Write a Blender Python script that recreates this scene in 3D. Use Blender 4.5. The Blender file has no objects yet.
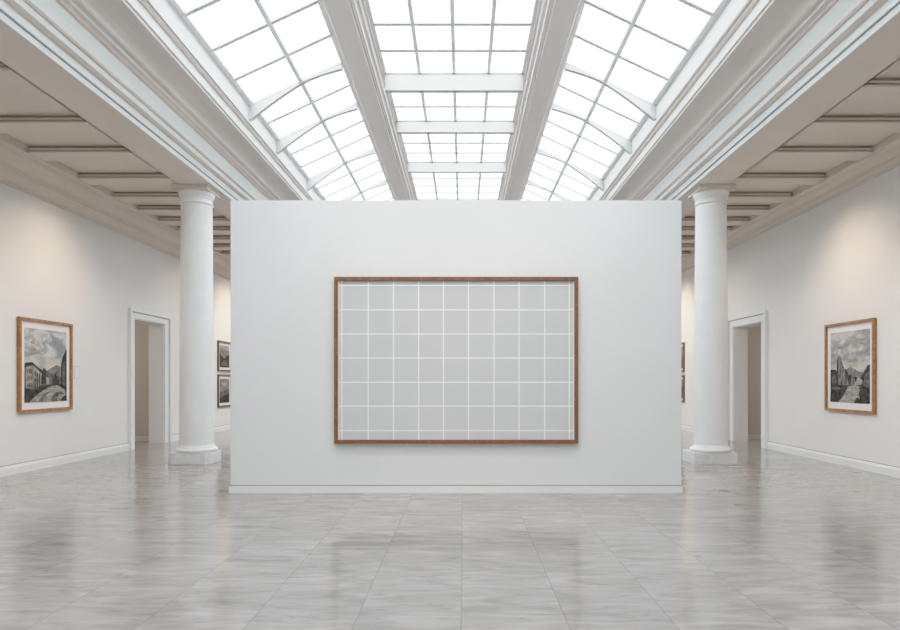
import bpy, bmesh, math, random
from mathutils import Vector
random.seed(7)
scene = bpy.context.scene
COL = scene.collection
F = 650.0            # focal length in pixels of the 900 px wide frame
EYE = 1.6

# ------------------------------------------------------------------ materials
def new_mat(name):
    m = bpy.data.materials.new(name); m.use_nodes = True
    nt = m.node_tree
    b = nt.nodes['Principled BSDF']
    return m, nt, b

def N(nt, t, **kw):
    n = nt.nodes.new(t)
    for k, v in kw.items():
        setattr(n, k, v)
    return n

def math_n(nt, op, a=None, b=None, c=None):
    n = nt.nodes.new('ShaderNodeMath'); n.operation = op
    for i, v in enumerate((a, b, c)):
        if v is None: continue
        if isinstance(v, (int, float)): n.inputs[i].default_value = v
        else: nt.links.new(v, n.inputs[i])
    return n.outputs[0]

def ramp(nt, fac, stops):
    r = nt.nodes.new('ShaderNodeValToRGB')
    el = r.color_ramp.elements
    while len(el) > 1: el.remove(el[-1])
    el[0].position = stops[0][0]; el[0].color = (*stops[0][1], 1)
    for p, c in stops[1:]:
        e = el.new(p); e.color = (*c, 1)
    nt.links.new(fac, r.inputs[0])
    return r.outputs[0]

def plaster(name, col, rough=0.7, var=0.03, scale=1.2, spec=0.3, bump=0.02):
    m, nt, b = new_mat(name)
    tc = N(nt, 'ShaderNodeTexCoord')
    no = N(nt, 'ShaderNodeTexNoise'); no.inputs['Scale'].default_value = scale; no.inputs['Detail'].default_value = 4
    nt.links.new(tc.outputs['Object'], no.inputs['Vector'])
    lo = tuple(max(0, c - var) for c in col); hi = tuple(min(1, c + var) for c in col)
    nt.links.new(ramp(nt, no.outputs[0], [(0.3, lo), (0.7, hi)]), b.inputs['Base Color'])
    b.inputs['Roughness'].default_value = rough
    b.inputs['Specular IOR Level'].default_value = spec
    if bump:
        n2 = N(nt, 'ShaderNodeTexNoise'); n2.inputs['Scale'].default_value = 60; n2.inputs['Detail'].default_value = 3
        nt.links.new(tc.outputs['Object'], n2.inputs['Vector'])
        bp = N(nt, 'ShaderNodeBump'); bp.inputs['Strength'].default_value = bump; bp.inputs['Distance'].default_value = 0.01
        nt.links.new(n2.outputs[0], bp.inputs['Height']); nt.links.new(bp.outputs[0], b.inputs['Normal'])
    return m

M = {}
M['wall'] = plaster('wall_paint', (0.80, 0.785, 0.765), 0.6, 0.012)
M['partition'] = plaster('partition_paint', (0.755, 0.763, 0.768), 0.55, 0.01)
M['trim'] = plaster('satin_trim_paint', (0.80, 0.80, 0.79), 0.45, 0.01)
M['groove'] = plaster('painted_groove_shade', (0.38, 0.38, 0.385), 0.8, 0.01, bump=0)  # darker copy of the trim paint, with the shade of grooves in its colour
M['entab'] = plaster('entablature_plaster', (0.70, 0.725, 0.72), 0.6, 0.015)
M['aisle'] = plaster('bounce_tinted_aisle_plaster', (0.71, 0.635, 0.57), 0.7, 0.012)  # warm bounce light is tinted into this beige
M['aisle_groove'] = plaster('aisle_painted_groove_shade', (0.36, 0.31, 0.27), 0.8, 0.01, bump=0)  # darker copy of the aisle plaster, shade of the grooves painted in
M['cove'] = plaster('shade_tinted_cove_plaster', (0.72, 0.665, 0.615), 0.7, 0.02)  # brownish shade under the overhang is put into this colour
M['rib'] = plaster('skylight_rib_paint', (0.78, 0.745, 0.72), 0.6, 0.015)
M['steel'] = plaster('painted_glazing_bar', (0.86, 0.87, 0.88), 0.5, 0.01, bump=0)
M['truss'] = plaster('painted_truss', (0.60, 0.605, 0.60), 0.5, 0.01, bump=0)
M['column'] = plaster('column_stucco', (0.80, 0.80, 0.79), 0.5, 0.02, 3)
M['capital'] = plaster('light_tinted_capital_stucco', (0.66, 0.61, 0.56), 0.6, 0.02, 3)  # warm light on the abacus, painted in as a darker brown
M['mount'] = plaster('mount_card', (0.83, 0.80, 0.77), 0.8, 0.008, bump=0)
M['card'] = plaster('label_card', (0.80, 0.79, 0.78), 0.6, 0.005, bump=0)
M['card_edge'] = plaster('label_card_edge', (0.62, 0.61, 0.60), 0.7, 0.005, bump=0)
M['gridline'] = plaster('white_grid_line', (0.88, 0.88, 0.88), 0.8, 0.003, bump=0, spec=0.0)
M['panel'] = plaster('grey_panel_paper', (0.600, 0.608, 0.615), 0.85, 0.006, bump=0, spec=0.0)
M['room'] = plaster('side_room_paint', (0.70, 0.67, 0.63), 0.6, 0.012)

def marble(name):
    m, nt, b = new_mat(name)
    tc = N(nt, 'ShaderNodeTexCoord')
    no = N(nt, 'ShaderNodeTexNoise'); no.inputs['Scale'].default_value = 3.5; no.inputs['Detail'].default_value = 8; no.inputs['Distortion'].default_value = 1.6
    nt.links.new(tc.outputs['Object'], no.inputs['Vector'])
    nt.links.new(ramp(nt, no.outputs[0], [(0.3, (0.76, 0.75, 0.73)), (0.47, (0.72, 0.71, 0.70)), (0.52, (0.64, 0.635, 0.635)), (0.58, (0.75, 0.74, 0.73))]), b.inputs['Base Color'])
    b.inputs['Roughness'].default_value = 0.35
    return m
M['marble'] = marble('white_veined_marble')

def wood(name, dark, light):
    m, nt, b = new_mat(name)
    tc = N(nt, 'ShaderNodeTexCoord')
    mp = N(nt, 'ShaderNodeMapping'); mp.inputs['Scale'].default_value = (6, 6, 6)
    no = N(nt, 'ShaderNodeTexNoise'); no.inputs['Scale'].default_value = 2.5; no.inputs['Detail'].default_value = 6; no.inputs['Distortion'].default_value = 0.8
    nt.links.new(tc.outputs['Object'], mp.inputs[0]); nt.links.new(mp.outputs[0], no.inputs['Vector'])
    nt.links.new(ramp(nt, no.outputs[0], [(0.3, dark), (0.7, light)]), b.inputs['Base Color'])
    b.inputs['Roughness'].default_value = 0.4
    return m
M['walnut'] = wood('walnut_frame', (0.15, 0.062, 0.02), (0.28, 0.125, 0.045))
M['oak'] = wood('oak_frame', (0.27, 0.125, 0.042), (0.45, 0.235, 0.09))
M['brown'] = wood('brown_frame', (0.13, 0.065, 0.03), (0.24, 0.125, 0.06))

def glass_mat():
    m = bpy.data.materials.new('frosted_skylight_glass'); m.use_nodes = True
    nt = m.node_tree; nt.nodes.clear()
    out = N(nt, 'ShaderNodeOutputMaterial')
    tr = N(nt, 'ShaderNodeBsdfTransparent'); tr.inputs[0].default_value = (0.95, 0.975, 1, 1)
    tl = N(nt, 'ShaderNodeBsdfTranslucent')
    mx = N(nt, 'ShaderNodeMixShader')
    tc = N(nt, 'ShaderNodeTexCoord')
    no = N(nt, 'ShaderNodeTexNoise'); no.inputs['Scale'].default_value = 0.5; no.inputs['Detail'].default_value = 4
    nt.links.new(tc.outputs['Object'], no.inputs['Vector'])
    nt.links.new(ramp(nt, no.outputs[0], [(0.35, (0.80, 0.84, 0.88)), (0.6, (0.95, 0.96, 0.97))]), tl.inputs[0])
    mx.inputs[0].default_value = 0.3
    nt.links.new(tr.outputs[0], mx.inputs[1]); nt.links.new(tl.outputs[0], mx.inputs[2])
    nt.links.new(mx.outputs[0], out.inputs[0])
    return m
M['glass'] = glass_mat()

def floor_mat():
    m, nt, b = new_mat('polished_grey_marble_tiles')
    L = nt.links
    tc = N(nt, 'ShaderNodeTexCoord'); sp = N(nt, 'ShaderNodeSeparateXYZ'); L.new(tc.outputs['Object'], sp.inputs[0])
    T = 0.703
    u = math_n(nt, 'DIVIDE', math_n(nt, 'ADD', sp.outputs[0], 0.012), T)
    ui = math_n(nt, 'FLOOR', u)
    w1 = N(nt, 'ShaderNodeTexWhiteNoise', noise_dimensions='1D'); L.new(ui, w1.inputs['W'])
    v = math_n(nt, 'ADD', math_n(nt, 'DIVIDE', sp.outputs[1], 1.05), w1.outputs['Value'])
    vi = math_n(nt, 'FLOOR', v)
    def edge(t, half):
        f = math_n(nt, 'FRACT', t)
        d = math_n(nt, 'MINIMUM', f, math_n(nt, 'SUBTRACT', 1.0, f))
        mr = N(nt, 'ShaderNodeMapRange'); mr.inputs['From Min'].default_value = half * 0.5; mr.inputs['From Max'].default_value = half * 1.6
        mr.inputs['To Min'].default_value = 1; mr.inputs['To Max'].default_value = 0
        L.new(d, mr.inputs['Value']); return mr.outputs[0]
    ju = edge(u, 0.0055); jv = math_n(nt, 'MULTIPLY', edge(v, 0.004), 0.05)
    joint = math_n(nt, 'MAXIMUM', ju, jv)
    cv = N(nt, 'ShaderNodeCombineXYZ'); L.new(ui, cv.inputs[0]); L.new(vi, cv.inputs[1])
    wn = N(nt, 'ShaderNodeTexWhiteNoise', noise_dimensions='3D'); L.new(cv.outputs[0], wn.inputs['Vector'])
    # veins: stretched across the hall, shifted tile by tile
    mp = N(nt, 'ShaderNodeMapping'); mp.inputs['Scale'].default_value = (0.9, 3.6, 1)
    va = N(nt, 'ShaderNodeVectorMath', operation='MULTIPLY_ADD')
    L.new(wn.outputs['Color'], va.inputs[0]); va.inputs[1].default_value = (0.5, 0.35, 0.5); L.new(tc.outputs['Object'], va.inputs[2])
    L.new(va.outputs[0], mp.inputs[0])
    n1 = N(nt, 'ShaderNodeTexNoise'); n1.inputs['Scale'].default_value = 1.7; n1.inputs['Detail'].default_value = 9; n1.inputs['Roughness'].default_value = 0.62; n1.inputs['Distortion'].default_value = 0.9
    L.new(mp.outputs[0], n1.inputs['Vector'])
    mp2 = N(nt, 'ShaderNodeMapping'); mp2.inputs['Scale'].default_value = (0.8, 5.0, 1); L.new(va.outputs[0], mp2.inputs[0])
    n2 = N(nt, 'ShaderNodeTexNoise'); n2.inputs['Scale'].default_value = 2.4; n2.inputs['Detail'].default_value = 8; n2.inputs['Roughness'].default_value = 0.7; n2.inputs['Distortion'].default_value = 2.0
    L.new(mp2.outputs[0], n2.inputs['Vector'])
    base = ramp(nt, n1.outputs[0], [(0.30, (0.235, 0.218, 0.21)), (0.48, (0.33, 0.308, 0.293)), (0.70, (0.43, 0.404, 0.383))])
    vein = ramp(nt, n2.outputs[0], [(0.34, (0.66, 0.655, 0.66)), (0.46, (1, 1, 1)), (0.60, (1.0, 1.0, 1.0)), (0.70, (1.25, 1.24, 1.23))])
    mul = N(nt, 'ShaderNodeMix', data_type='RGBA', blend_type='MULTIPLY'); mul.inputs[0].default_value = 0.8
    L.new(base, mul.inputs[6]); L.new(vein, mul.inputs[7])
    tint = ramp(nt, wn.outputs['Value'], [(0.0, (0.96, 0.96, 0.963)), (1.0, (1.03, 1.028, 1.025))])
    mul2 = N(nt, 'ShaderNodeMix', data_type='RGBA', blend_type='MULTIPLY'); mul2.inputs[0].default_value = 1
    L.new(mul.outputs[2], mul2.inputs[6]); L.new(tint, mul2.inputs[7])
    mj = N(nt, 'ShaderNodeMix', data_type='RGBA'); L.new(math_n(nt, 'MULTIPLY', joint, 0.5), mj.inputs[0])
    L.new(mul2.outputs[2], mj.inputs[6]); mj.inputs[7].default_value = (0.13, 0.125, 0.12, 1)
    L.new(mj.outputs[2], b.inputs['Base Color'])
    rr = math_n(nt, 'MULTIPLY_ADD', n1.outputs[0], 0.12, 0.085)
    L.new(rr, b.inputs['Roughness'])
    b.inputs['Specular IOR Level'].default_value = 1.0
    bp = N(nt, 'ShaderNodeBump'); bp.inputs['Strength'].default_value = 0.1; bp.inputs['Distance'].default_value = 0.001
    L.new(math_n(nt, 'SUBTRACT', 1.0, joint), bp.inputs['Height']); L.new(bp.outputs[0], b.inputs['Normal'])
    return m
M['floor'] = floor_mat()

def art(name, stops, scale=6.0, detail=6, dist=0.5, stretch=(1, 1, 1)):
    m, nt, b = new_mat(name)
    tc = N(nt, 'ShaderNodeTexCoord'); mp = N(nt, 'ShaderNodeMapping'); mp.inputs['Scale'].default_value = stretch
    no = N(nt, 'ShaderNodeTexNoise'); no.inputs['Scale'].default_value = scale; no.inputs['Detail'].default_value = detail; no.inputs['Distortion'].default_value = dist
    nt.links.new(tc.outputs['Object'], mp.inputs[0]); nt.links.new(mp.outputs[0], no.inputs['Vector'])
    nt.links.new(ramp(nt, no.outputs[0], stops), b.inputs['Base Color'])
    b.inputs['Roughness'].default_value = 0.6; b.inputs['Specular IOR Level'].default_value = 0.2
    return m
G = lambda v, w=0.0: (v + w, v, max(0, v - w))
M['a_blue'] = art('print_cloudy_sky', [(0.36, (0.27, 0.30, 0.33)), (0.50, (0.38, 0.395, 0.41)), (0.62, (0.62, 0.60, 0.57))], 2.6, 5, 0.5, (1, 1, 1.8))
M['a_cream'] = art('print_horizon_sky', [(0.38, (0.42, 0.40, 0.37)), (0.52, (0.56, 0.52, 0.47)), (0.65, (0.66, 0.61, 0.55))], 3.0, 5, 0.3, (1, 1, 2.5))
M['a_grey'] = art('print_overcast_sky', [(0.36, (0.28, 0.28, 0.28)), (0.5, (0.40, 0.39, 0.38)), (0.64, (0.58, 0.55, 0.53))], 3.0, 6, 0.8, (1, 1, 2.4))
M['a_cloud'] = art('print_cloud', [(0.35, (0.34, 0.33, 0.32)), (0.55, (0.62, 0.58, 0.54))], 6, 5, 0.6)
M['a_cloudsh'] = art('print_cloud_shadow', [(0.35, (0.26, 0.255, 0.25)), (0.6, (0.40, 0.38, 0.36))], 7, 5, 0.6)
M['a_hill'] = art('print_distant_hill', [(0.35, (0.16, 0.16, 0.165)), (0.6, (0.25, 0.25, 0.25))], 7)
M['a_dark'] = art('print_dark_tone', [(0.35, (0.012, 0.011, 0.010)), (0.6, (0.075, 0.068, 0.06))], 14, 8, 1.0)
M['a_mid'] = art('print_mid_tone', [(0.35, (0.05, 0.047, 0.042)), (0.62, (0.20, 0.18, 0.16))], 16, 8, 1.0)
M['a_house'] = art('print_house_wall', [(0.35, (0.22, 0.205, 0.18)), (0.6, (0.42, 0.395, 0.35))], 14, 6, 0.5)
M['a_rock'] = art('print_rock_face', [(0.35, (0.06, 0.057, 0.053)), (0.6, (0.27, 0.26, 0.24))], 9, 8, 1.0, (1, 3, 0.6))
M['a_road'] = art('print_road', [(0.35, (0.20, 0.185, 0.165)), (0.6, (0.44, 0.41, 0.37))], 9, 7, 1.0, (1, 1, 3))

# ------------------------------------------------------------------ mesh helpers
def lerp(a, b, t): return a + (b - a) * t
class MB:
    def __init__(self): self.v = []; self.f = []; self.m = []
    def face(self, pts, mi=0):
        n = len(self.v); self.v += [tuple(p) for p in pts]; self.f.append(tuple(range(n, n + len(pts)))); self.m.append(mi)
    def box(self, x0, x1, y0, y1, z0, z1, mi=0):
        if x0 > x1: x0, x1 = x1, x0
        if y0 > y1: y0, y1 = y1, y0
        n = len(self.v)
        self.v += [(x, y, z) for z in (z0, z1) for y in (y0, y1) for x in (x0, x1)]
        for q in ((0, 2, 3, 1), (4, 5, 7, 6), (0, 1, 5, 4), (2, 6, 7, 3), (0, 4, 6, 2), (1, 3, 7, 5)):
            self.f.append(tuple(n + i for i in q)); self.m.append(mi)
        return self
    def prism(self, prof, axis, a, b, mis=None, caps=True):
        """prof: list of 2-D points (closed); axis 'y': points are (x, z) extruded in y; axis 'x': points are (y, z)."""
        n = len(self.v); k = len(prof)
        for t in (a, b):
            for p, q in prof:
                self.v.append((p, t, q) if axis == 'y' else (t, p, q) if axis == 'x' else (p, q, t))
        for i in range(k):
            j = (i + 1) % k
            self.f.append((n + i, n + j, n + k + j, n + k + i)); self.m.append(mis[i] if mis else 0)
        if caps:
            self.f.append(tuple(n + i for i in range(k))[::-1]); self.m.append(0)
            self.f.append(tuple(n + k + i for i in range(k))); self.m.append(0)
        return self
    def lathe(self, prof, cx, cy, seg=64, mi=0):
        n = len(self.v); k = len(prof)
        for s in range(seg):
            t = 2 * math.pi * s / seg
            for r, z in prof: self.v.append((cx + r * math.cos(t), cy + r * math.sin(t), z))
        for s in range(seg):
            s2 = (s + 1) % seg
            for i in range(k - 1):
                self.f.append((n + s * k + i, n + s2 * k + i, n + s2 * k + i + 1, n + s * k + i + 1)); self.m.append(mi)
        self.f.append(tuple(n + s * k for s in range(seg))[::-1]); self.m.append(mi)
        self.f.append(tuple(n + s * k + k - 1 for s in range(seg))); self.m.append(mi)
        return self
    def build(self, name, mats, parent=None, smooth=False, bevel=0.0, normals=True):
        me = bpy.data.meshes.new(name)
        me.from_pydata(self.v, [], self.f)
        if not isinstance(mats, (list, tuple)): mats = [mats]
        for mm in mats: me.materials.append(mm)
        for p, mi in zip(me.polygons, self.m): p.material_index = mi
        if normals:
            bm = bmesh.new(); bm.from_mesh(me)
            bmesh.ops.recalc_face_normals(bm, faces=bm.faces[:]); bm.to_mesh(me); bm.free()
        if smooth:
            me.shade_auto_smooth if False else None
            for p in me.polygons: p.use_smooth = True
            me.set_sharp_from_angle(angle=math.radians(35))
        o = bpy.data.objects.new(name, me); COL.objects.link(o)
        if parent: o.parent = parent; 
        if bevel:
            md = o.modifiers.new('edge', 'BEVEL'); md.width = bevel; md.segments = 2; md.limit_method = 'ANGLE'; md.angle_limit = math.radians(40)
        return o

def tag(o, label, cat, group=None, kind=None):
    o['label'] = label; o['category'] = cat
    if group: o['group'] = group
    if kind: o['kind'] = kind
    return o

def empty(name, loc, label, cat, group=None, kind=None):
    o = bpy.data.objects.new(name, None); COL.objects.link(o); o.location = loc; o.empty_display_size = 0.2
    return tag(o, label, cat, group, kind)

def adopt(o, root):        # child whose mesh was written in world coordinates
    o.parent = root; o.matrix_parent_inverse = root.matrix_basis.inverted(); return o

def kid(root, name, mb, mats, **kw):
    bpy.context.view_layer.update()
    return adopt(mb.build(name, mats, **kw), root)

# ------------------------------------------------------------------ layout constants
Y0, Y1 = -6.5, 33.0
SH = 0.36                           # the hall's right half is this much nearer the camera line
X = lambda side, a: -a if side < 0 else a - SH
WL, WR = -7.71, 7.22
WALLX = {-1: 7.71, 1: 7.22}
SOFF = 5.36                         # soffit / beam underside
DOOR = {-1: dict(o0=14.97, i0=15.20, i1=16.75, o1=17.03, top=3.06, otop=3.26, thick=0.38),
        1: dict(o0=15.40, i0=15.67, i1=17.32, o1=17.60, top=3.03, otop=3.26, thick=0.36)}

# ------------------------------------------------------------------ floor
fl = MB().box(-12.5, 12, Y0 - 0.3, Y1 + 0.3, -0.12, 0).build('floor', M['floor'])
tag(fl, 'polished pale grey marble tile floor with streaked veins', 'floor', kind='structure')

# ------------------------------------------------------------------ side walls, doors, baseboards, side rooms
for s in (-1, 1):
    side = 'left' if s < 0 else 'right'
    d = DOOR[s]; xw = s * WALLX[s]; xo = s * (WALLX[s] + d['thick'])
    mb = MB()
    mb.box(xw, xo, Y0, d['i0'], 0, 5.7); mb.box(xw, xo, d['i1'], Y1, 0, 5.7); mb.box(xw, xo, d['i0'], d['i1'], d['top'], 5.7)
    w = mb.build('wall_' + side, M['wall'])
    tag(w, 'long off-white %s gallery wall with a doorway' % side, 'wall', kind='structure')
    # door casing
    root = empty('door_1' if s < 0 else 'door_2', (xw, (d['i0'] + d['i1']) / 2, 0),
                 'open doorway with white casing behind the %s column' % side, 'doorway', kind='structure')
    def casing(m, p0, p1, t0, t1):
        # p: protrusion interval out of the wall face
        pass
    e = MB()
    for (y0, y1, z0, z1) in ((d['o0'], d['i0'], 0, d['otop']), (d['i1'], d['o1'], 0, d['otop']), (d['i0'], d['i1'], d['top'], d['otop'])):
        e.box(xw, xw - s * 0.035, y0, y1, z0, z1)
    kid(root, 'casing', e, M['trim'], bevel=0.004)
    e = MB()   # raised outer moulding
    q = 0.06
    e.box(xw - s * 0.0, xw - s * 0.075, d['o0'] - 0.02, d['o0'] + q, 0, d['otop'] + 0.03)
    e.box(xw - s * 0.0, xw - s * 0.075, d['o1'] - q, d['o1'] + 0.02, 0, d['otop'] + 0.03)
    e.box(xw - s * 0.0, xw - s * 0.075, d['o0'] + q, d['o1'] - q, d['otop'] - 0.045, d['otop'] + 0.03)
    kid(root, 'casing_moulding', e, M['trim'], bevel=0.006)
    e = MB()   # fine dark strip, a painted shadow line round the inside of the moulding
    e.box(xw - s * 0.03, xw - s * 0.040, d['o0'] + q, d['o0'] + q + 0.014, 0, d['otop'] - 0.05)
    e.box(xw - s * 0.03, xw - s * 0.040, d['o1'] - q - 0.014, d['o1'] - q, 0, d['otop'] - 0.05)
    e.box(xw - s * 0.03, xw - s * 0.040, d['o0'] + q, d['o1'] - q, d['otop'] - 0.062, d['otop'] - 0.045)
    kid(root, 'casing_shadow_strip', e, M['groove'])
    e = MB()   # jamb lining
    e.box(xw, xo, d['i0'], d['i0'] + 0.02, 0, d['top']); e.box(xw, xo, d['i1'] - 0.02, d['i1'], 0, d['top']); e.box(xw, xo, d['i0'] + 0.02, d['i1'] - 0.02, d['top'] - 0.02, d['top'])
    kid(root, 'jamb', e, M['wall'])
    # baseboards
    bb = MB()
    for (a, b_) in ((Y0, d['o0'] - 0.02), (d['o1'] + 0.02, Y1)):
        bb.prism([(xw, 0), (xw - s * 0.03, 0), (xw - s * 0.03, 0.125), (xw - s * 0.022, 0.135), (xw - s * 0.022, 0.15), (xw - s * 0.012, 0.165), (xw, 0.17)], 'y', a, b_)
        bb.box(xw - s * 0.0, xw - s * 0.014, a, b_, 0.165, 0.178, 1)  # dark strip, painted shade line along the top
    o = bb.build('baseboard_' + side, [M['trim'], M['groove']])
    tag(o, 'low white baseboard along the %s wall' % side, 'baseboard', kind='structure')
    # room behind the doorway
    yb = d['i1'] + 0.55
    xi = s * 12.0
    rm = MB()
    rm.box(xo, xi, yb, yb + 0.15, 0, 3.5)
    rm.box(xi, xi - s * 0.15, 12.5, yb, 0, 3.5)
    rm.box(xo, xi, 12.35, 12.5, 0, 3.5)
    rm.box(xo, xi, 12.35, yb + 0.15, 3.5, 3.6)
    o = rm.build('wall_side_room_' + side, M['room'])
    tag(o, 'warm beige side room walls seen through the %s doorway' % side, 'wall', kind='structure')
    rb = MB().box(xo, xi - s * 0.15, yb - 0.025, yb, 0, 0.15)
    rb.box(xo, xi - s * 0.15, yb - 0.012, yb, 0.15, 0.162, 1)  # same painted shade line along the top
    o = rb.build('baseboard_side_room_' + side, [M['trim'], M['groove']])
    tag(o, 'white baseboard inside the room past the %s doorway' % side, 'baseboard', kind='structure')

# end walls
for nm, y, t, lab in (('wall_back', Y1, 0.3, 'plain white end wall beyond the partition'), ('wall_front', Y0 - 0.3, 0.3, 'plain white end wall behind the viewer')):
    o = MB().box(-8.1, 7.6, y, y + t, 0, 8.2).build(nm, M['wall'])
    tag(o, lab, 'wall', kind='structure')

# ------------------------------------------------------------------ aisle ceilings with cross beams
INNER = {-1: 5.46, 1: 5.46 }        # soffit outer edge (a coordinate); right = 5.10
CORN = {-1: 7.16, 1: 6.74 + SH}
beamY = [-5.4, -4.2, -3.0, -1.8, -0.6, 0.6, 1.8, 3.0, 4.2, 5.4, 6.6, 7.85, 9.47, 10.70, 12.08, 13.30, 14.30, 15.30, 16.25, 17.3, 18.3, 19.3, 20.3, 21.3, 22.3, 23.4, 24.5, 25.6, 26.8, 28.0, 29.2, 30.4, 31.6]
for s in (-1, 1):
    side = 'left' if s < 0 else 'right'
    xa, xb = X(s, INNER[s]), X(s, CORN[s])
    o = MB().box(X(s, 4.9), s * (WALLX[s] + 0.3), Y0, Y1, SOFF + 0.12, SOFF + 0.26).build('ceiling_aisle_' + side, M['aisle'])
    tag(o, 'shaded beige ceiling panels above the %s aisle' % side, 'ceiling', kind='structure')
    for i, y in enumerate(beamY):
        if y < 5 : continue
        if s > 0 and abs(y - 7.85) < .01: y = 8.30
        W = 0.40
        st = [(0, 0), (0, .026), (.028, .030), (.028, .046), (.004, .050), (.004, .078), (.034, .082), (.034, .125)]
        prof = [(y + a, SOFF + b) for a, b in st] + [(y + W - a, SOFF + b) for a, b in reversed(st)]
        gm = [0] * 16
        for q_ in (2, 6, 8, 12): gm[q_] = 1  # inset faces carry the painted shade
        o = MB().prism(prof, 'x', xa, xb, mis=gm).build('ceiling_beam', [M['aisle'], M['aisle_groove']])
        tag(o, 'shallow moulded cross beam of the coffered %s aisle ceiling' % side, 'ceiling beam', 'cross beams of the %s aisle ceiling' % side, 'structure')
    # stepped moulding down both long sides of the coffers
    m = MB()
    for x_, dr in ((xa, s),):
        st = [(-0.02, 0), (0, 0), (0, .026), (.028, .030), (.028, .046), (.004, .050), (.004, .078), (.034, .082), (.034, .125), (-0.02, .125)]
        m.prism([(x_ + dr * a, SOFF + b) for a, b in st], 'y', Y0, Y1)
    o = m.build('trim_coffer_' + side, M['aisle'])
    tag(o, 'stepped moulding running along the %s aisle coffers' % side, 'moulding', kind='structure')
    # wall cornice
    xc, xw = X(s, CORN[s]), s * WALLX[s]
    zb = (EYE + 3.31) if s < 0 else (EYE + 3.555)
    T = SOFF + 0.12
    pr = []
    dx = abs(xw) - abs(xc)
    hz = SOFF - zb
    P = [(0.02, T), (0.02, SOFF), (0.10, SOFF - .0), (0.12, SOFF - 0.05 * hz / .45), ]
    for k in range(7):   # cove
        t = k / 6 * math.pi / 2
        P.append((0.12 + (dx * 0.42) * math.sin(t) * 1.0, SOFF - hz * (0.12 + 0.34 * (1 - math.cos(t)))))
    P += [(0.12 + dx * 0.42, SOFF - hz * 0.50), (0.12 + dx * 0.47, SOFF - hz * 0.52), (0.12 + dx * 0.47, SOFF - hz * 0.60),
          (0.12 + dx * 0.52, SOFF - hz * 0.66), (dx - 0.09, SOFF - hz * 0.86), (dx - 0.05, SOFF - hz * 0.88), (dx - 0.05, SOFF - hz), (dx, SOFF - hz), (dx, T)]
    m = MB().prism([(xc + s * a, z) for a, z in P], 'y', Y0, Y1)
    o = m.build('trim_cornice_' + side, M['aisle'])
    tag(o, 'beige moulded cornice at the top of the %s wall' % side, 'cornice', kind='structure')

# ------------------------------------------------------------------ entablatures (profile in a, height above the eye)
ENT = [(5.46, 3.76, 2), (4.80, 3.76, 0), (4.80, 3.838, 1), (4.785, 3.838, 1), (4.785, 3.85, 0), (4.775, 3.85, 0), (4.775, 3.955, 2), (4.745, 3.957, 2), (4.70, 3.985, 0),
       (4.70, 4.065, 2), (4.675, 4.068, 2), (4.655, 4.09, 0), (4.655, 4.345, 2), (4.62, 4.35, 2), (4.60, 4.375, 2), (4.555, 4.39, 0), (4.555, 4.43, 2), (4.50, 4.44, 2), (4.48, 4.462, 0), (4.48, 4.50, 3)]
for k in range(1, 9):
    t = k / 8 * math.pi / 2
    ENT.append((4.48 - 0.32 * (1 - math.cos(t)), 4.50 + 0.125 * math.sin(t), 3))
ENT += [(4.145, 4.625, 0), (4.145, 4.662, 2), (4.12, 4.67, 2), (4.12, 4.69, 0), (4.12, 4.825, 2), (4.095, 4.83, 2), (4.075, 4.86, 0), (4.075, 4.885, 2), (4.045, 4.89, 2), (4.035, 4.915, 0),
        (4.035, 5.225, 0), (4.00, 5.24, 2), (3.975, 5.30, 0), (4.30, 5.42, 0), (5.46, 4.25, 2)]
for s in (-1, 1):
    side = 'left' if s < 0 else 'right'
    pr = [(X(s, a + (0.04 if s < 0 and 3.9 < a < 4.05 and z > 4.9 else 0)), EYE + z) for a, z, m_ in ENT]
    mi = [m_ if m_ < 2 else (2 if m_ == 2 else 3) for a, z, m_ in ENT]
    o = MB().prism(pr, 'y', Y0, Y1, mis=mi).build('trim_entablature_' + side, [M['entab'], M['groove'], M['aisle'], M['cove']])  # fine lines, undersides and cove take darker materials, shade put into their colour
    tag(o, 'deep white moulded entablature carried by the %s column' % side, 'entablature', kind='structure')

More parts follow.
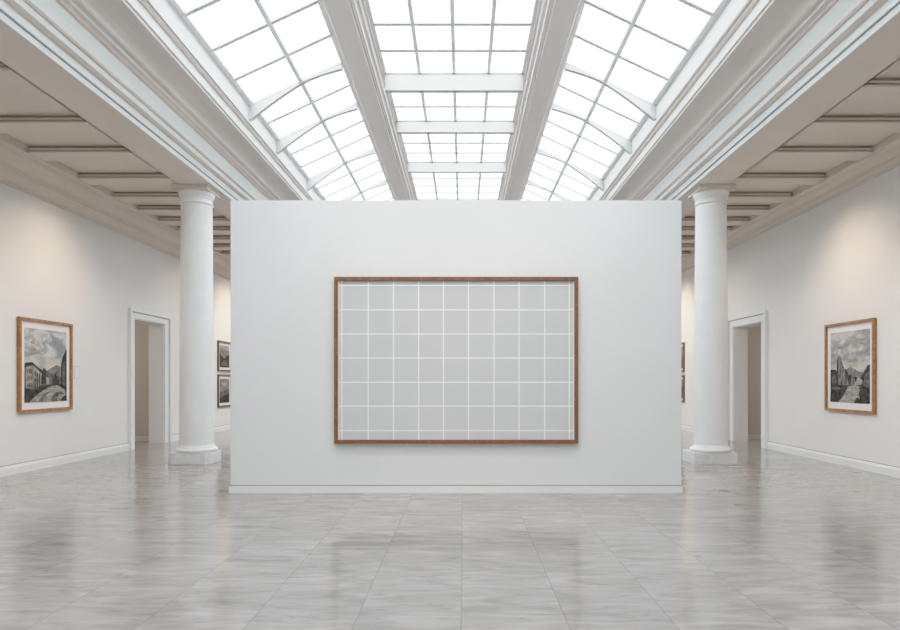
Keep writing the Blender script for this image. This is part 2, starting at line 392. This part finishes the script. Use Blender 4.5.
# ------------------------------------------------------------------ skylight
EA = {-1: 0.04, 1: 0.0}
A0, Z0, A1, Z1s = 3.99, 5.285, 2.30, 6.09
Tside = [-5.0, 0.3, 4.6, 8.35, 12.39, 14.20, 16.95, 19.6, 22.4, 25.4, 28.5]
def rows(T, n_of):
    r = []
    for i in range(len(T) - 1):
        n = n_of[i]
        r += [lerp(T[i], T[i + 1], k / n) for k in range(n)]
    return r + [T[-1]]
rs = rows(Tside, [5, 5, 4, 4, 2, 3, 3, 3, 3, 3]) + [29.5, 30.5, 31.5]
for s in (-1, 1):
    side = 'left' if s < 0 else 'right'
    A0 = 4.03 if s < 0 else 3.99
    root = empty('window_1' if s < 0 else 'window_3', (X(s, 3.1), 13, EYE + 5.7), 'sloping %s side of the glazed skylight' % side, 'skylight', kind='structure')
    g = MB()
    g.face([(X(s, A0), Y0, EYE + Z0), (X(s, A1), Y0, EYE + Z1s), (X(s, A1), Y1, EYE + Z1s), (X(s, A0), Y1, EYE + Z0)])
    kid(root, 'glass', g, M['glass'])
    b = MB()
    def slope_bar(m, t0, t1, y0, y1, up, dn):
        p = []
        for t, dz in ((t0, up), (t1, up), (t1, -dn), (t0, -dn)):
            p.append((X(s, lerp(A0, A1, t)), EYE + lerp(Z0, Z1s, t) + dz))
        m.prism(p, 'y', y0, y1)
    for y in rs:
        slope_bar(b, 0, 1, y - 0.042, y - 0.018, .02, .035); slope_bar(b, 0, 1, y + 0.018, y + 0.042, .02, .035); slope_bar(b, 0, 1, y - 0.018, y + 0.018, .015, .012)
    slope_bar(b, 0.530, 0.566, Y0, Y1, .03, .045)
    slope_bar(b, -0.01, 0.022, Y0, Y1, .03, .03); slope_bar(b, 0.985, 1.0, Y0, Y1, .03, .02)
    kid(root, 'glazing_bars', b, M['steel'])
    # tapered trusses
    for i, y in enumerate(Tside):
        if y < 5: continue
        top = [(lerp(A0, A1, t), lerp(Z0, Z1s, t) - 0.012) for t in (1, .75, .5, .25, 0)]
        dep = lambda t: 0.245 * (1 - t / 0.62) ** 1.5 + 0.035 if t < 0.62 else 0.035 + 0.09 * ((t - 0.62) / 0.38) ** 1.6
        bot = []
        for k in range(0, 17):
            t = k / 16
            bot.append((lerp(A0, A1, t), lerp(Z0, Z1s, t) - 0.012 - dep(t)))
        pl = top + [(A0 + .045, 5.24)] + [(A0 + .045, 5.0)] + bot
        m = MB()
        P2 = [(X(s, a), EYE + z) for a, z in pl]
        m.v = [(x, y + 0.03 * q, z) for q in (-1, 1) for x, z in P2]
        k = len(P2)
        for j in range(k):
            j2 = (j + 1) % k; m.f.append((j, j2, k + j2, k + j)); m.m.append(0)
        m.f.append(tuple(range(k))); m.m.append(0); m.f.append(tuple(range(k, 2 * k))[::-1]); m.m.append(0)
        # bottom flange
        fb = [(A0 + .045, 5.0)] + bot
        for j in range(len(fb) - 1):
            (a, z), (a2, z2) = fb[j], fb[j + 1]
            n = len(m.v)
            for aa, zz in ((a, z), (a2, z2), (a2, z2 - .018), (a, z - .018)):
                for q in (-1, 1): m.v.append((X(s, aa), y + q * 0.045, EYE + zz))
            for f in ((0, 1, 3, 2), (2, 3, 5, 4), (4, 5, 7, 6), (6, 7, 1, 0), (0, 2, 4, 6), (1, 7, 5, 3)):
                m.f.append(tuple(n + q for q in f)); m.m.append(0)
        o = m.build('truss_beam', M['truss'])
        tag(o, 'white tapered arched rafter across the sloping %s skylight' % side, 'rafter', 'rafters of the %s skylight slope' % side, 'structure')
    # longitudinal rib
    RP = [(2.31, 6.13), (2.31, 6.07), (2.285, 6.06), (2.27, 6.02), (2.22, 6.015), (2.20, 5.995), (1.815, 5.995), (1.805, 6.02), (1.775, 6.022), (1.76, 6.035), (1.735, 6.035), (1.72, 6.09), (1.70, 6.10),
          (1.675, 6.10), (1.66, 6.115), (1.645, 6.15), (1.61, 6.155), (1.60, 6.175), (1.575, 6.18), (1.555, 6.215), (1.555, 6.30), (2.31, 6.30)]
    mi = [0] * len(RP); mi[7] = 1
    o = MB().prism([(X(s, a), EYE + z) for a, z in RP], 'y', Y0, Y1, mis=mi).build('skylight_beam', [M['rib'], M['cove']])
    tag(o, 'long pale grey %s beam dividing the skylight' % side, 'beam', kind='structure')

HC = 6.22
Tc = [-5.2, -1.0, 3.9, 8.6, 13.12, 15.50, 18.42, 22.2, 25.6, 29.0]
rc = rows(Tc, [5, 6, 5, 5, 3, 4, 5, 4, 4]) + [29.9, 30.8, 31.7]
root = empty('window_2', (-SH / 2, 13, EYE + HC), 'flat central strip of the glazed skylight', 'skylight', kind='structure')
xl, xr = X(-1, 1.57), X(1, 1.57)
g = MB(); g.face([(xl, Y0, EYE + HC + .03), (xr, Y0, EYE + HC + .03), (xr, Y1, EYE + HC + .03), (xl, Y1, EYE + HC + .03)])
kid(root, 'glass', g, M['glass'])
b = MB()
for y in rc:
    b.box(xl, xr, y - 0.045, y - 0.02, EYE + HC - .02, EYE + HC + .045); b.box(xl, xr, y + 0.02, y + 0.045, EYE + HC - .02, EYE + HC + .045); b.box(xl, xr, y - 0.02, y + 0.02, EYE + HC, EYE + HC + .04)
for k in range(5):
    x = lerp(xl, xr, k / 4)
    b.box(x - 0.033, x + 0.033, Y0, Y1, EYE + HC - .035, EYE + HC + .05)
kid(root, 'glazing_bars', b, M['steel'])
for y in Tc:
    if y < 5: continue
    z = EYE + HC; dd = 0.36 if y < 14 else 0.29
    m = MB().box(xl + .0, xr - .0, y - 0.03, y + 0.03, z - dd, z - 0.02)
    m.box(xl, xr, y - 0.06, y + 0.06, z - dd - .02, z - dd); m.box(xl, xr, y - 0.05, y + 0.05, z - 0.035, z - 0.015)
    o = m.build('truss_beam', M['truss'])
    tag(o, 'straight white cross beam under the flat skylight strip', 'beam', 'cross beams of the central skylight', 'structure')

# ------------------------------------------------------------------ columns
for s, cx, lab in ((-1, -5.225, 'smooth white round column in front of the left doorway'), (1, 4.865, 'smooth white round column in front of the right doorway')):
    cy = 12.76
    qx = cx - (0.03 if s > 0 else 0.03)   # plinth centre
    root = empty('column', (cx, cy, 0), lab, 'column', kind='thing')
    p = MB()
    if s < 0:
        c = 0.08; h = 0.41; k_ = 0.36
        p.prism([(qx - h + c, cy - k_), (qx + h - c, cy - k_), (qx + h, cy - k_ + c), (qx + h, cy + k_ - c), (qx + h - c, cy + k_), (qx - h + c, cy + k_), (qx - h, cy + k_ - c), (qx - h, cy - k_ + c)], 'z', 0, 0.22)
    else:
        p.box(qx - .41, qx + .41, cy - .35, cy + .35, 0, 0.22)
    o = kid(root, 'plinth', p, M['marble'], bevel=0.008); o['label'] = 'veined white marble plinth block'
    tor = [(0.34, .22)] + [(0.352 + 0.038 * math.cos(t), 0.262 + 0.042 * math.sin(t)) for t in [math.radians(-80 + 160 * k / 10) for k in range(11)]] + [(0.343, .306), (0.343, .325), (0.333, .33), (0.322, .36)]
    kid(root, 'torus_base', MB().lathe(tor, cx, cy), M['column'], smooth=True)
    sh = []
    for k in range(13):
        t = k / 12; r = 0.318 - 0.030 * t ** 1.6
        sh.append((r, lerp(0.36, 5.03, t)))
    kid(root, 'shaft', MB().lathe(sh, cx, cy, 96), M['column'], smooth=True)
    cp = [(0.288, 5.03), (0.304, 5.035), (0.314, 5.055), (0.304, 5.075), (0.288, 5.08), (0.288, 5.14), (0.302, 5.145), (0.306, 5.16), (0.298, 5.172), (0.302, 5.177), (0.318, 5.195), (0.332, 5.225), (0.336, 5.255), (0.328, 5.27)]
    kid(root, 'capital', MB().lathe(cp, cx, cy), M['column'], smooth=True)
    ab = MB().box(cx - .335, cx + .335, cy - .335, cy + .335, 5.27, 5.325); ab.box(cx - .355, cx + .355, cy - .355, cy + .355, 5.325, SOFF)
    kid(root, 'abacus', ab, M['capital'], bevel=0.006)

# ------------------------------------------------------------------ freestanding partition
PY = 9.26
px0, px1, pz = -3.32, 3.12, 1.6 + 181 / F * PY
root = empty('display_partition', ((px0 + px1) / 2, PY + .25, 0), 'tall freestanding white partition holding the large blank grey frame', 'partition', kind='thing')
kid(root, 'panel_wall', MB().box(px0, px1, PY + .02, PY + .5, 0, pz), M['partition'], bevel=0.004)
m = MB().box(px0 - .012, px1 + .012, PY - .005, PY + .515, 0, 0.098)
kid(root, 'baseboard', m, M['trim'], bevel=0.003)
m = MB().box(px0 - .004, px1 + .004, PY + .006, PY + .508, 0.098, 0.118)  # dark strip standing in for the shade above the baseboard
o = kid(root, 'baseboard_groove', m, M['groove'])

# ------------------------------------------------------------------ big blank frame
def sx(x, y): return (x - 463) / F * y
def sz(py, y): return EYE + (381 - py) / F * y
yf = PY - .06
fx0, fx1, fz1, fz0 = sx(334, yf), sx(578.3, yf), sz(276.7, yf), sz(443.6, yf)
root = empty('blank_picture_frame', ((fx0 + fx1) / 2, PY, fz0), 'large landscape walnut frame with grey gridded blank panel', 'picture frame')
fw = 0.052
fm = MB()
def mitre(m, c, y0, y1, w):   # four mitred rails
    x0, x1, z0, z1 = c
    O = [(x0, z0), (x1, z0), (x1, z1), (x0, z1)]; I = [(x0 + w, z0 + w), (x1 - w, z0 + w), (x1 - w, z1 - w), (x0 + w, z1 - w)]
    for i in range(4):
        j = (i + 1) % 4
        q = [O[i], O[j], I[j], I[i]]
        n = len(m.v)
        m.v += [(a, y0, b) for a, b in q] + [(a, y1, b) for a, b in q]
        for f in ((0, 1, 2, 3), (7, 6, 5, 4), (0, 4, 5, 1), (1, 5, 6, 2), (2, 6, 7, 3), (3, 7, 4, 0)):
            m.f.append(tuple(n + t for t in f)); m.m.append(0)
mitre(fm, (fx0, fx1, fz0, fz1), PY - .06, PY + .019, fw)
kid(root, 'frame', fm, M['walnut'], bevel=0.003)
pm = MB()
yp = PY - 0.025
pm.box(fx0 + fw * .8, fx1 - fw * .8, yp, PY + .015, fz0 + fw * .8, fz1 - fw * .8, 0)
lw = 0.0085
ix0, ix1, iz0, iz1 = fx0 + fw, fx1 - fw, fz0 + fw, fz1 - fw
for gx in (341.8, 368.2, 393.4, 418.6, 443.5, 468.4, 493.9, 519.1, 544.6, 569.2):
    x = sx(gx, yp); pm.face([(x - lw, yp - .001, iz0), (x + lw, yp - .001, iz0), (x + lw, yp - .001, iz1), (x - lw, yp - .001, iz1)], 1)
for gy in (285.5, 309.8, 334, 358, 382.3, 406.2, 430.6):
    z = sz(gy, yp); pm.face([(ix0, yp - .0014, z - lw), (ix1, yp - .0014, z - lw), (ix1, yp - .0014, z + lw), (ix0, yp - .0014, z + lw)], 1)
for x in (ix0 + .008, ix1 - .008):
    pm.face([(x - .008, yp - .0018, iz0), (x + .008, yp - .0018, iz0), (x + .008, yp - .0018, iz1), (x - .008, yp - .0018, iz1)], 1)
o = kid(root, 'blank_panel', pm, [M['panel'], M['gridline']], normals=False); o['label'] = 'plain grey panel ruled with thin white grid lines'

# ------------------------------------------------------------------ framed pictures on the side walls
def picture(s, y0, y1, z0, z1, fwid, depth, mount, pic, label, cat, group, frame_mat, name='framed_photograph', matw=None):
    """s: wall side; y0 near edge, y1 far edge. u runs left to right as the viewer sees it, v upward."""
    xw = s * WALLX[s]
    root = empty(name, (xw, (y0 + y1) / 2, z0), label, cat, group)
    # plane mapping: p(u_m, z, out)
    def P(u, z, out):  # u metres from the viewer-left edge
        y = y0 + u if s < 0 else y1 - u
        return (xw - s * out, y, z)
    W = y1 - y0
    m = MB()
    O = [(0, z0), (W, z0), (W, z1), (0, z1)]; I = [(fwid, z0 + fwid), (W - fwid, z0 + fwid), (W - fwid, z1 - fwid), (fwid, z1 - fwid)]
    for i in range(4):
        j = (i + 1) % 4; q = [O[i], O[j], I[j], I[i]]; n = len(m.v)
        m.v += [P(a, b, depth) for a, b in q] + [P(a, b, 0.003) for a, b in q]
        for f in ((0, 1, 2, 3), (7, 6, 5, 4), (0, 4, 5, 1), (1, 5, 6, 2), (2, 6, 7, 3), (3, 7, 4, 0)):
            m.f.append(tuple(n + t for t in f)); m.m.append(0)
    kid(root, 'frame', m, frame_mat, bevel=0.003)
    # mount board
    m = MB()
    e = fwid * .7
    q = [(e, z0 + e), (W - e, z0 + e), (W - e, z1 - e), (e, z1 - e)]
    m.v = [P(a, b, depth * .35) for a, b in q] + [P(a, b, 0.004) for a, b in q]
    m.f = [(0, 1, 2, 3), (7, 6, 5, 4), (0, 4, 5, 1), (1, 5, 6, 2), (2, 6, 7, 3), (3, 7, 4, 0)]; m.m = [0] * 6
    kid(root, 'mount', m, M['mount'])
    ul, ur, vb, vt = mount
    m = MB()
    mats = []
    PW, PH = W - ul - ur, (z1 - vt) - (z0 + vb)
    clampu = lambda a: min(max(a, 0), 1)
    for k, (mk, poly) in enumerate(pic):
        if M[mk] not in mats: mats.append(M[mk])
        m.face([P(ul + clampu(a) * PW, z0 + vb + clampu(b) * PH, depth * .35 + 0.001 + 0.0004 * k) for a, b in poly], mats.index(M[mk]))
    kid(root, 'print', m, mats, normals=False)
    return root
def rough_blob(cx, cy, rx, ry, n=18, j=.25):
    return [(cx + rx * math.cos(t) * (1 + random.uniform(-j, j)), cy + ry * math.sin(t) * (1 + random.uniform(-j, j))) for t in [2 * math.pi * k / n for k in range(n)]]
def ridge(pts, base=0.0, j=0.008, n=6):
    out = []
    for (a, b), (c, d) in zip(pts[:-1], pts[1:]):
        for k in range(n):
            t = k / n; out.append((lerp(a, c, t), lerp(b, d, t) + (random.uniform(-j, j) if k else 0)))
    out.append(pts[-1])
    return [(pts[0][0], base)] + out + [(pts[-1][0], base)]

street = [('a_blue', [(0, 0), (1, 0), (1, 1), (0, 1)]),
          ('a_cream', ridge([(0, .60), (.3, .66), (.6, .62), (1, .60)], 0)),
          ('a_cloud', [(0, .70), (.10, .69), (.30, .68), (.48, .665), (.36, .71), (.44, .76), (.40, .80), (.42, .87), (.36, .90), (.30, .93), (.22, .93), (.20, .88), (.13, .87), (.10, .83), (.03, .82), (0, .80)]), ('a_cloud', [(.54, .84), (.62, .83), (.64, .88), (.60, .93), (.55, .95), (.52, .90)]),
          ('a_cloudsh', [(.05, .76), (.12, .74), (.26, .72), (.40, .70), (.44, .685), (.30, .69), (.12, .71), (.02, .73)]), ('a_cloudsh', [(.12, .80), (.20, .79), (.18, .82), (.14, .825)]), ('a_cloudsh', rough_blob(.82, .74, .06, .015)), ('a_cloudsh', rough_blob(.75, .62, .06, .013)),
          ('a_hill', ridge([(.50, .42), (.62, .47), (.72, .51), (.88, .50), (1, .46)], .2)),
          ('a_mid', ridge([(.36, .40), (.45, .47), (.55, .40), (.68, .38), (.74, .43), (.80, .36), (1, .36)], .15, .012)),
          ('a_mid', [(0, .05), (0, .52), (.17, .535), (.48, .40), (.60, .34), (.60, .2), (.3, .14)]),
          ('a_house', [(0.03, .18), (.03, .47), (.17, .51), (.17, .19)]),
          ('a_house', [(0.18, .19), (.18, .51), (.42, .38), (.42, .24)]),
          ('a_dark', [(0, .47), (0, .53), (.165, .545), (.43, .41), (.43, .385), (.175, .505)]),
          ('a_house', [(0.46, .24), (.46, .35), (.56, .33), (.56, .245)]),
          ('a_dark', ridge([(.38, .36), (.42, .46), (.46, .44), (.49, .34)], .25, .015)),
          ('a_dark', ridge([(.66, .30), (.70, .42), (.74, .33), (.80, .30)], .2, .015)),
          ('a_dark', [(.86, .15), (.86, .55), (.90, .64), (.95, .70), (1, .76), (1, .1)]),
          ('a_mid', [(.89, .2), (.89, .53), (.96, .6), (.96, .2)]),
          ('a_dark', [(0, 0), (0, .20), (.20, .16), (.50, .235), (.85, .24), (1, .2), (1, 0)]),
          ('a_road', [(.10, 0), (.25, .09), (.45, .17), (.62, .22), (.78, .225), (.95, .16), (1, .08), (1, 0)]),
          ('a_mid', [(.30, 0), (.34, .05), (.46, .11), (.62, .155), (.60, .14), (.46, .08), (.40, 0)]), ('a_mid', [(.62, 0), (.60, .06), (.70, .12), (.86, .14), (.93, .10), (.80, .09), (.74, .05), (.78, 0)]), ('a_dark', [(.84, 0), (.88, .05), (1, .09), (1, 0)])]
for (a0, a1, t0, t1) in ((.05, .16, .49, .50), (.20, .40, .475, .375)):
    for k in range(3 if a0 < .1 else 4):
        n = 3 if a0 < .1 else 4
        ua = lerp(a0, a1, (k + .25) / n); ub = lerp(a0, a1, (k + .65) / n)
        for fr in (.78, .45, .14):
            top = lerp(t0, t1, (k + .45) / n) - .02; bot = lerp(.19, .20 if a0 < .1 else .25, (k + .45) / n)
            zc = lerp(bot, top, fr); street.append(('a_dark', [(ua, zc - .028), (ub, zc - .028), (ub, zc + .028), (ua, zc + .028)]))
canyon = [('a_grey', [(0, 0), (1, 0), (1, 1), (0, 1)]),
          ('a_cream', ridge([(0, .52), (.4, .56), (.7, .54), (1, .60)], .3, .01)),
          ('a_cloud', [(.20, .84), (.32, .82), (.40, .86), (.36, .92), (.34, .98), (.28, .95), (.24, .89)]), ('a_cloud', [(.45, .72), (.62, .71), (.88, .73), (.92, .755), (.74, .765), (.60, .75), (.50, .75)]), ('a_cloud', [(.05, .72), (.15, .68), (.35, .69), (.42, .72), (.3, .75), (.16, .76)]),
          ('a_cloudsh', rough_blob(.2, .78, .15, .018)), ('a_cloudsh', rough_blob(.75, .82, .16, .018)),
          ('a_hill', ridge([(.35, .42), (.50, .50), (.62, .47), (.75, .43), (1, .42)], .2)),
          ('a_dark', ridge([(0, .46), (.12, .47), (.20, .44), (.5, .38), (.68, .36), (.76, .33), (.86, .42), (.93, .50), (1, .53)], 0, .012)),
          ('a_mid', ridge([(.04, .36), (.12, .40), (.17, .34)], .26, .01)),
          ('a_rock', [(.17, .25), (.18, .60), (.21, .66), (.27, .655), (.30, .60), (.36, .50), (.44, .38), (.52, .24)]),
          ('a_dark', [(.17, .25), (.18, .60), (.215, .655), (.215, .45), (.22, .25)]),
          ('a_dark', [(.38, .46), (.42, .48), (.50, .36), (.56, .25), (.50, .25)]),
          ('a_rock', [(.52, .25), (.57, .38), (.62, .36), (.68, .25)]),
          ('a_road', [(.66, .30), (.74, .36), (.84, .31), (.80, .25), (.62, .24)]),
          ('a_mid', [(.84, .25), (.90, .40), (1, .44), (1, .2)]),
          ('a_road', [(.22, 0), (.36, .10), (.46, .22), (.62, .26), (.78, .22), (.74, .12), (.80, 0)]),
          ('a_dark', [(0, .10), (.22, .13), (.46, .21), (.40, .14), (.2, .08), (0, .05)]),
          ('a_rock', rough_blob(.16, .20, .12, .02)),
          ('a_dark', [(.74, .22), (1, .12), (1, .06), (.8, .12)]),
          ('a_dark', [(.62, 0), (.70, .08), (.80, .05), (.86, 0)]),
          ('a_dark', [(0, 0), (0, .06), (.14, .03), (.2, 0)])]
moor = [('a_cloudsh', [(0, 0), (1, 0), (1, 1), (0, 1)]), ('a_hill', ridge([(0, .9), (.4, .84), (1, .78)], .5)), ('a_dark', ridge([(0, .62), (.3, .50), (.5, .42), (.75, .55), (1, .6)], 0, .02)), ('a_mid', [(.1, .1), (.4, .35), (.7, .3), (.9, .05)])]
lake = [('a_hill', [(0, 0), (1, 0), (1, 1), (0, 1)]), ('a_cloudsh', rough_blob(.5, .8, .3, .1)), ('a_mid', ridge([(0, .45), (.4, .52), (.7, .6), (1, .48)], 0, .02)), ('a_dark', ridge([(0, .18), (.5, .3), (1, .34)], 0, .02))]

picture(-1, 11.225, 12.75, 1.045, 2.715, 0.05, 0.06, (0.165, 0.155, 0.175, 0.175), street,
        'oak framed print of old houses along a village street under clouds', 'picture', None, M['oak'])
picture(1, 11.34, 12.88, 1.02, 2.705, 0.05, 0.06, (0.155, 0.155, 0.175, 0.175), canyon,
        'oak framed print of a tall rock pinnacle above a winding path', 'picture', None, M['oak'])
picture(-1, 20.38, 21.55, 1.905, 2.875, 0.06, 0.05, (0.16, 0.16, 0.13, 0.13), moor,
        'upper of two small brown framed dark landscapes between left column and partition', 'picture', 'pair of small pictures on the left wall', M['brown'])
picture(-1, 20.38, 21.55, 0.76, 1.81, 0.06, 0.05, (0.16, 0.16, 0.14, 0.14), lake,
        'lower of two small brown framed dark landscapes between left column and partition', 'picture', 'pair of small pictures on the left wall', M['brown'])
picture(1, 21.15, 22.4, 1.895, 2.86, 0.06, 0.05, (0.16, 0.16, 0.13, 0.13), lake,
        'upper sliver of brown picture frame at the right edge of the partition', 'picture', 'pair of small pictures on the right wall', M['brown'])
picture(1, 21.15, 22.4, 0.90, 1.79, 0.06, 0.05, (0.16, 0.16, 0.14, 0.14), moor,
        'lower sliver of brown picture frame at the right edge of the partition', 'picture', 'pair of small pictures on the right wall', M['brown'])

# small caption card by the street print
xw = -7.71
root = empty('wall_caption_card', (xw, 12.98, 1.66), 'tiny white caption card on the wall beside the village street print', 'wall label')
kid(root, 'card', MB().box(xw + .001, xw + .008, 12.90, 13.05, 1.66, 1.88), M['card'])
kid(root, 'card_backing', MB().box(xw + .0005, xw + .005, 12.885, 13.065, 1.645, 1.895), M['card_edge'])

# ------------------------------------------------------------------ light
def area(name, loc, size, sizey, power, color, rot=(0, 0, 0)):
    l = bpy.data.lights.new(name, 'AREA'); l.shape = 'RECTANGLE'; l.size = size; l.size_y = sizey; l.energy = power; l.color = color
    o = bpy.data.objects.new(name, l); COL.objects.link(o); o.location = loc; o.rotation_euler = rot; return o
SKY = 1.9
ww, ll = 10.0, 44.0
area('sky_light', (-0.18, 13.25, 9.0), ww, ll, SKY * math.pi * ww * ll / 1.0, (0.93, 0.975, 1.0))

def spot(loc, target, power, angle, color=(1, 0.80, 0.60), blend=1.0, r=0.04):
    l = bpy.data.lights.new('gallery_spot', 'SPOT'); l.energy = power; l.color = color; l.spot_size = math.radians(angle); l.spot_blend = blend; l.shadow_soft_size = r
    o = bpy.data.objects.new('gallery_spot', l); COL.objects.link(o); o.location = loc
    o.rotation_euler = (Vector(target) - Vector(loc)).to_track_quat('-Z', 'Y').to_euler(); return o
WARM = (1, 0.80, 0.60)
for s_, xs, xt in ((-1, -5.75, -7.7), (1, 5.35, 7.2)):
    for y, p, ta in ((12.0, 150, 1.9), (8.6, 120, 1.6), (21.2, 260, 1.9), (17.6, 60, 1.6)):
        spot((xs, y, 5.3), (xt, y, ta), p, 105, WARM)
for x in (-2.0, -0.1, 1.8):
    spot((x, 6.2, 7.4), (x * .8, 9.2, 1.2), 150, 56, (1, 0.78, 0.56), r=0.08)
def point(loc, power, color):
    l = bpy.data.lights.new('side_room_lamp', 'POINT'); l.energy = power; l.color = color; l.shadow_soft_size = 0.15
    o = bpy.data.objects.new('side_room_lamp', l); COL.objects.link(o); o.location = loc
point((-9.9, 15.0, 3.1), 30, (1, .86, .72)); point((9.6, 15.4, 3.1), 30, (1, .86, .72))

w = bpy.data.worlds.new('overcast_sky'); scene.world = w; w.use_nodes = True
nt = w.node_tree; bg = nt.nodes['Background']
tc = N(nt, 'ShaderNodeTexCoord'); no = N(nt, 'ShaderNodeTexNoise'); no.inputs['Scale'].default_value = 3; no.inputs['Detail'].default_value = 4
nt.links.new(tc.outputs['Generated'], no.inputs['Vector'])
nt.links.new(ramp(nt, no.outputs[0], [(0.35, (0.86, 0.93, 0.98)), (0.65, (0.97, 0.99, 1.0))]), bg.inputs[0])
bg.inputs[1].default_value = SKY

# ------------------------------------------------------------------ camera and render look
cam = bpy.data.cameras.new('camera'); co = bpy.data.objects.new('camera', cam); COL.objects.link(co)
co.location = (0, 0, EYE); co.rotation_euler = (math.pi / 2, 0, 0)
cam.sensor_width = 36; cam.lens = F / 900 * 36
cam.shift_x = -13 / 900; cam.shift_y = 66 / 900
cam.clip_end = 200
scene.camera = co
scene.view_settings.view_transform = 'Standard'
scene.view_settings.look = 'None'
scene.view_settings.exposure = 0.16
scene.view_settings.use_curve_mapping = True     # soft highlight shoulder, so the glass does not burn out
cm = scene.view_settings.curve_mapping
cm.white_level = (3, 3, 3); cm.extend = 'HORIZONTAL'
cc = cm.curves[3]
for p_ in ((0.20, 0.60), (0.26, 0.735), (0.36, 0.82), (0.6, 0.90)): cc.points.new(*p_)
cc.points[-1].location = (1, 0.93)
cm.update()
c = scene.cycles
c.max_bounces = 10; c.diffuse_bounces = 6; c.glossy_bounces = 4; c.transparent_max_bounces = 12; c.transmission_bounces = 6
c.sample_clamp_indirect = 12
c.use_denoising = True
